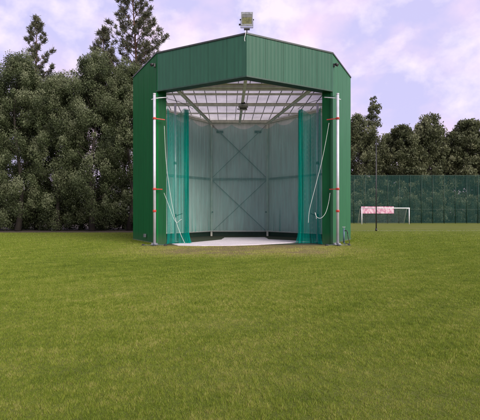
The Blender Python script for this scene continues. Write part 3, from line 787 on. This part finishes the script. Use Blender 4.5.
def pine(seed, loc, H, z0, R, label, nb_, lean=0.0):
    r = np.random.default_rng(seed); q = random.Random(seed)
    t = thing('pine_tree', label, 'tree', loc, 'tall pines rising over the wood on the left')
    mb = MB(); ax_ = [Vector((.35*mnoise.noise(Vector((k*.3, seed, 0)))+lean*k/12, .35*mnoise.noise(Vector((k*.3, seed, 5))), H*k/12)) for k in range(13)]
    ax_[0].x = ax_[0].y = 0
    mb.tube(ax_, [.26*(1-.93*k/12) for k in range(13)], 10)
    Vs, Ts = [], []
    def tuft(c, d, rad, n):
        dirs = unit(r.normal(size=(n, 3))*.75+np.array(d)*.7); s = r.uniform(.6, 1.1, n)[:, None]*rad
        side = unit(np.cross(dirs, r.normal(size=(n, 3))))*.032
        b = np.array(c)+r.normal(0, rad*.25, (n, 3)); e = b+dirs*s
        Vs.append(np.stack([b-side, b+side, e+side*.5, e-side*.5], 1)); Ts.append(r.normal(.45, .1)+.18*dirs[:, 2]+r.normal(0, .12, n))
    for k in range(nb_):
        f = (k+.5)/nb_; z = z0+(H-z0-.3)*f; i = min(11, int(z/H*12)); p = ax_[i].lerp(ax_[i+1], z/H*12-i)
        a = k*2.399+q.uniform(-.5, .5); prof = R*((1-f)**.8)*(.8+.2*min(1, f*4))+.3; ln = prof*q.uniform(.6, 1.15)
        rise = .3+.8*f*f+q.uniform(-.08, .15); d = Vector((math.cos(a), math.sin(a), rise)).normalized()
        br = [p+d*ln*u+Vector((0, 0, .22*ln*u*u)) for u in (0, .33, .66, 1)]
        rb = .018+.045*(1-f); mb.tube(br, [rb, rb*.75, rb*.5, rb*.25], 5, caps=False)
        nt_ = max(2, int(ln*3.1))
        for m in range(nt_):
            u = .3+.7*(m+q.random())/nt_; c = p+d*ln*u+Vector((0, 0, .22*ln*u*u)); sd = Vector((-d.y, d.x, .25))*q.choice((-1, 1))
            sl = q.uniform(.15, .42)*ln*(1.15-u)+.1; e = c+sd*sl+d*sl*.6
            mb.tube([c, e], [.014, .007], 4, caps=False)
            for v in (.55, 1.0): tuft(c.lerp(e, v)+Vector((q.gauss(0, .05), q.gauss(0, .05), q.gauss(.04, .05))), (d.x*.4+sd.x*.4, d.y*.4+sd.y*.4, .9), .30, 20)
        tuft(br[-1], tuple(d+Vector((0, 0, .5))), .36, 40)
    for m in range(5): tuft(ax_[-1]-Vector((0, 0, .25*m)), (0, 0, 1.2), .38, 34)
    tr = mb.build('trunk', M['pinebark']); tr.parent = t; tr.location = (0, 0, 0)
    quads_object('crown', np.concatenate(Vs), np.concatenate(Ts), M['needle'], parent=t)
    return t
pine(41, (-9.2, 44.0, 0), 26.4, 10.5, 5.1, 'tallest pine with open upswept branches beside the shelter roof', 74, lean=-.5)
pine(42, (-12.6, 43.4, 0), 20.4, 9.5, 2.6, 'shorter slender pine left of the tallest pine', 46)
pine(43, (-19.8, 44.4, 0), 22.0, 10, 3.2, 'pine at the far left standing apart from the other pines', 46)
GR = 'leafy trees behind the fence on the right'
R1 = make_tree('broadleaf_tree', 21, 21, 5.2, 1.0, .42, 260, 190, 'leaf_far', (26.5, 86, 0), 'dark rounded tree behind the fence closest to the shelter', GR, 'tall', .35)
R2 = make_tree('broadleaf_tree', 22, 18.5, 5.0, 1.0, .42, 240, 190, 'leaf_far', (34.5, 84, 0), 'lower rounded tree behind the fence beneath the tall slender one', GR, 'round', .35)
R3 = make_tree('slender_tree', 23, 27.0, 3.6, 4.0, .38, 120, 120, 'leaf_far', (31.2, 91, 0), 'tall slender pointed tree rising above the right treetops', None, 'spire', .3)
R3['category'] = 'tree'
for k, x in enumerate((20, 24.5, 29, 33.5, 38, 42.5, 47, 51.5, 56, 60.5)):
    copy_tree(S1, (x, 79+k % 3, 0), k*1.7, 1.5+.2*(k % 3), 'dim low bush behind the mesh fence on the right', 'low bushes behind the right fence')
for k, (x, y, s, src, lab) in enumerate(((41, 86, 1.0, R1, 'third rounded tree behind the fence on the right'), (48, 85, 1.08, R2, 'fourth rounded tree behind the fence on the right'), (55.5, 86, 1.0, R1, 'rounded tree at the far right end behind the fence'))):
    copy_tree(src, (x, y, 0), 1+k*1.7, s, lab, GR)
for k, (x, y, s, src) in enumerate(((23, 96, .95, R2), (30.5, 99, .95, R1), (38, 98, 1.05, R2), (45.5, 99, 1.0, R1), (53, 98, 1.1, R2), (61, 97, 1.1, R1))):
    copy_tree(src, (x, y, 0), .4+k*2.3, s, 'dim leafy tree in the second row behind the fence on the right', 'second row of trees behind the right fence')

# ------------------------------------------------------------------ grass
def worn(X, Y):
    b = np.clip(np.minimum((Y-14.6)*.32, (25.5-Y)*.8), 0, 1); s = np.clip(1.35-np.abs(X-.7)*.19, 0, 1); return b*s
def fbm(X, Y, sc, seed):
    r = np.random.default_rng(seed); out = np.zeros_like(X); amp = 1
    for o in range(4):
        for k in range(5):
            a = r.uniform(0, 6.28); f = sc*2**o*r.uniform(.7, 1.3); out += amp*.2*np.sin((X*np.cos(a)+Y*np.sin(a))*f+r.uniform(0, 6.28))
        amp *= .6
    return out
VV, TT = [], []
for y0, y1, dens, h, wd in ((1.6, 2.9, 6000, .022, .0018), (2.9, 4.5, 24000, .019, .0017), (4.5, 7, 15000, .022, .0022), (7, 10.5, 9000, .024, .0031), (10.5, 15, 4200, .027, .0045), (15, 22, 1900, .030, .0070), (22, 46, 560, .034, .012)):
    n = int(dens*(y1-y0)*(1.3*(y0+y1)/2+3)); Y = rng.uniform(y0, y1, n); X = (rng.uniform(-.5, .5, n)*(1.3*Y+3))+.03*Y
    keep = np.ones(n, bool)
    if y1 > 40: keep &= rng.uniform(0, 1, n) > np.clip((Y-24)/22, 0, 1)
    keep &= (Y < 36.5) | (X > 4)
    if y1 > 15:
        keep &= rng.uniform(0, 1, n) > .95*np.clip(1.15*worn(X, Y), 0, 1)*np.clip(.9+1.3*fbm(X, Y, 1.8, 5), .35, 1.0)
        inside = np.ones(n, bool)
        for i in range(7):
            a, b = HEPT[i], HEPT[(i+1) % 7]; inside &= ((b[0]-a[0])*(Y-a[1])-(b[1]-a[1])*(X-a[0])) > -.12
        keep &= ~(inside & (Y > 21.0)); 
        ip = (Y > 21.0) & (X > -3.2) & (X < 5); keep &= ~ip
    X, Y = X[keep], Y[keep]; n = len(X)
    hh = h*rng.uniform(.45, 1.25, n)*(1+.2*fbm(X, Y, 2.0, 3)); cl = fbm(X, Y, 42.0, 31); hh = hh*np.clip(1+.75*cl, .35, 1.9); az = rng.uniform(0, 6.28, n); lean = rng.uniform(.1, .75, n)*hh
    la = rng.uniform(0, 6.28, n); W = wd*rng.uniform(.6, 1.3, n)
    c, s = np.cos(az)*W, np.sin(az)*W; zero = np.zeros(n)
    b0 = np.stack([X-c, Y-s, zero], 1); b1 = np.stack([X+c, Y+s, zero], 1)
    tip = np.stack([X+lean*np.cos(la), Y+lean*np.sin(la), hh], 1)
    VV.append(np.stack([b0, b1, tip], 1))
    t = .45+.12*fbm(X, Y, .55, 8)+.16*fbm(X, Y, 5.0, 9)+.13*fbm(X, Y, 14.0, 12)+.20*cl*np.clip((16-Y)/8, .25, 1)+rng.normal(0, .19, n)+.50*worn(X, Y)+.10*np.clip((12-Y)/9, 0, 1)+.32*(rng.uniform(0, 1, n) > .975)
    TT.append(t)
# longer uncut blades, added along the wall feet for contact shade
for a, b in ((CL, SL), (SR, CR)):
    a, b = (a, b) if a == CL else (b, a); n = 2600; u = rng.uniform(0, 1, n); off = np.abs(rng.normal(0, .13, n))+.10
    d = np.array(b)-np.array(a); d = d/np.linalg.norm(d); o_ = np.array([-d[1], d[0]])*(1 if a == CL else -1)
    X = a[0]+(b[0]-a[0])*u+o_[0]*off; Y = a[1]+(b[1]-a[1])*u+o_[1]*off
    hh = rng.uniform(.05, .17, n)*np.clip(1.1-off*1.6, .3, 1); az = rng.uniform(0, 6.28, n); la = rng.uniform(0, 6.28, n); c, s_ = np.cos(az)*.008, np.sin(az)*.008; z_ = np.zeros(n)
    VV.append(np.stack([np.stack([X-c, Y-s_, z_], 1), np.stack([X+c, Y+s_, z_], 1), np.stack([X+hh*.5*np.cos(la), Y+hh*.5*np.sin(la), hh], 1)], 1)); TT.append(rng.normal(.45, .18, n))
g = quads_object('grass', np.concatenate(VV), np.concatenate(TT), M['blade'], 3); tag(g, kind='stuff', label='short mown lawn with dry patches in front of the shelter')
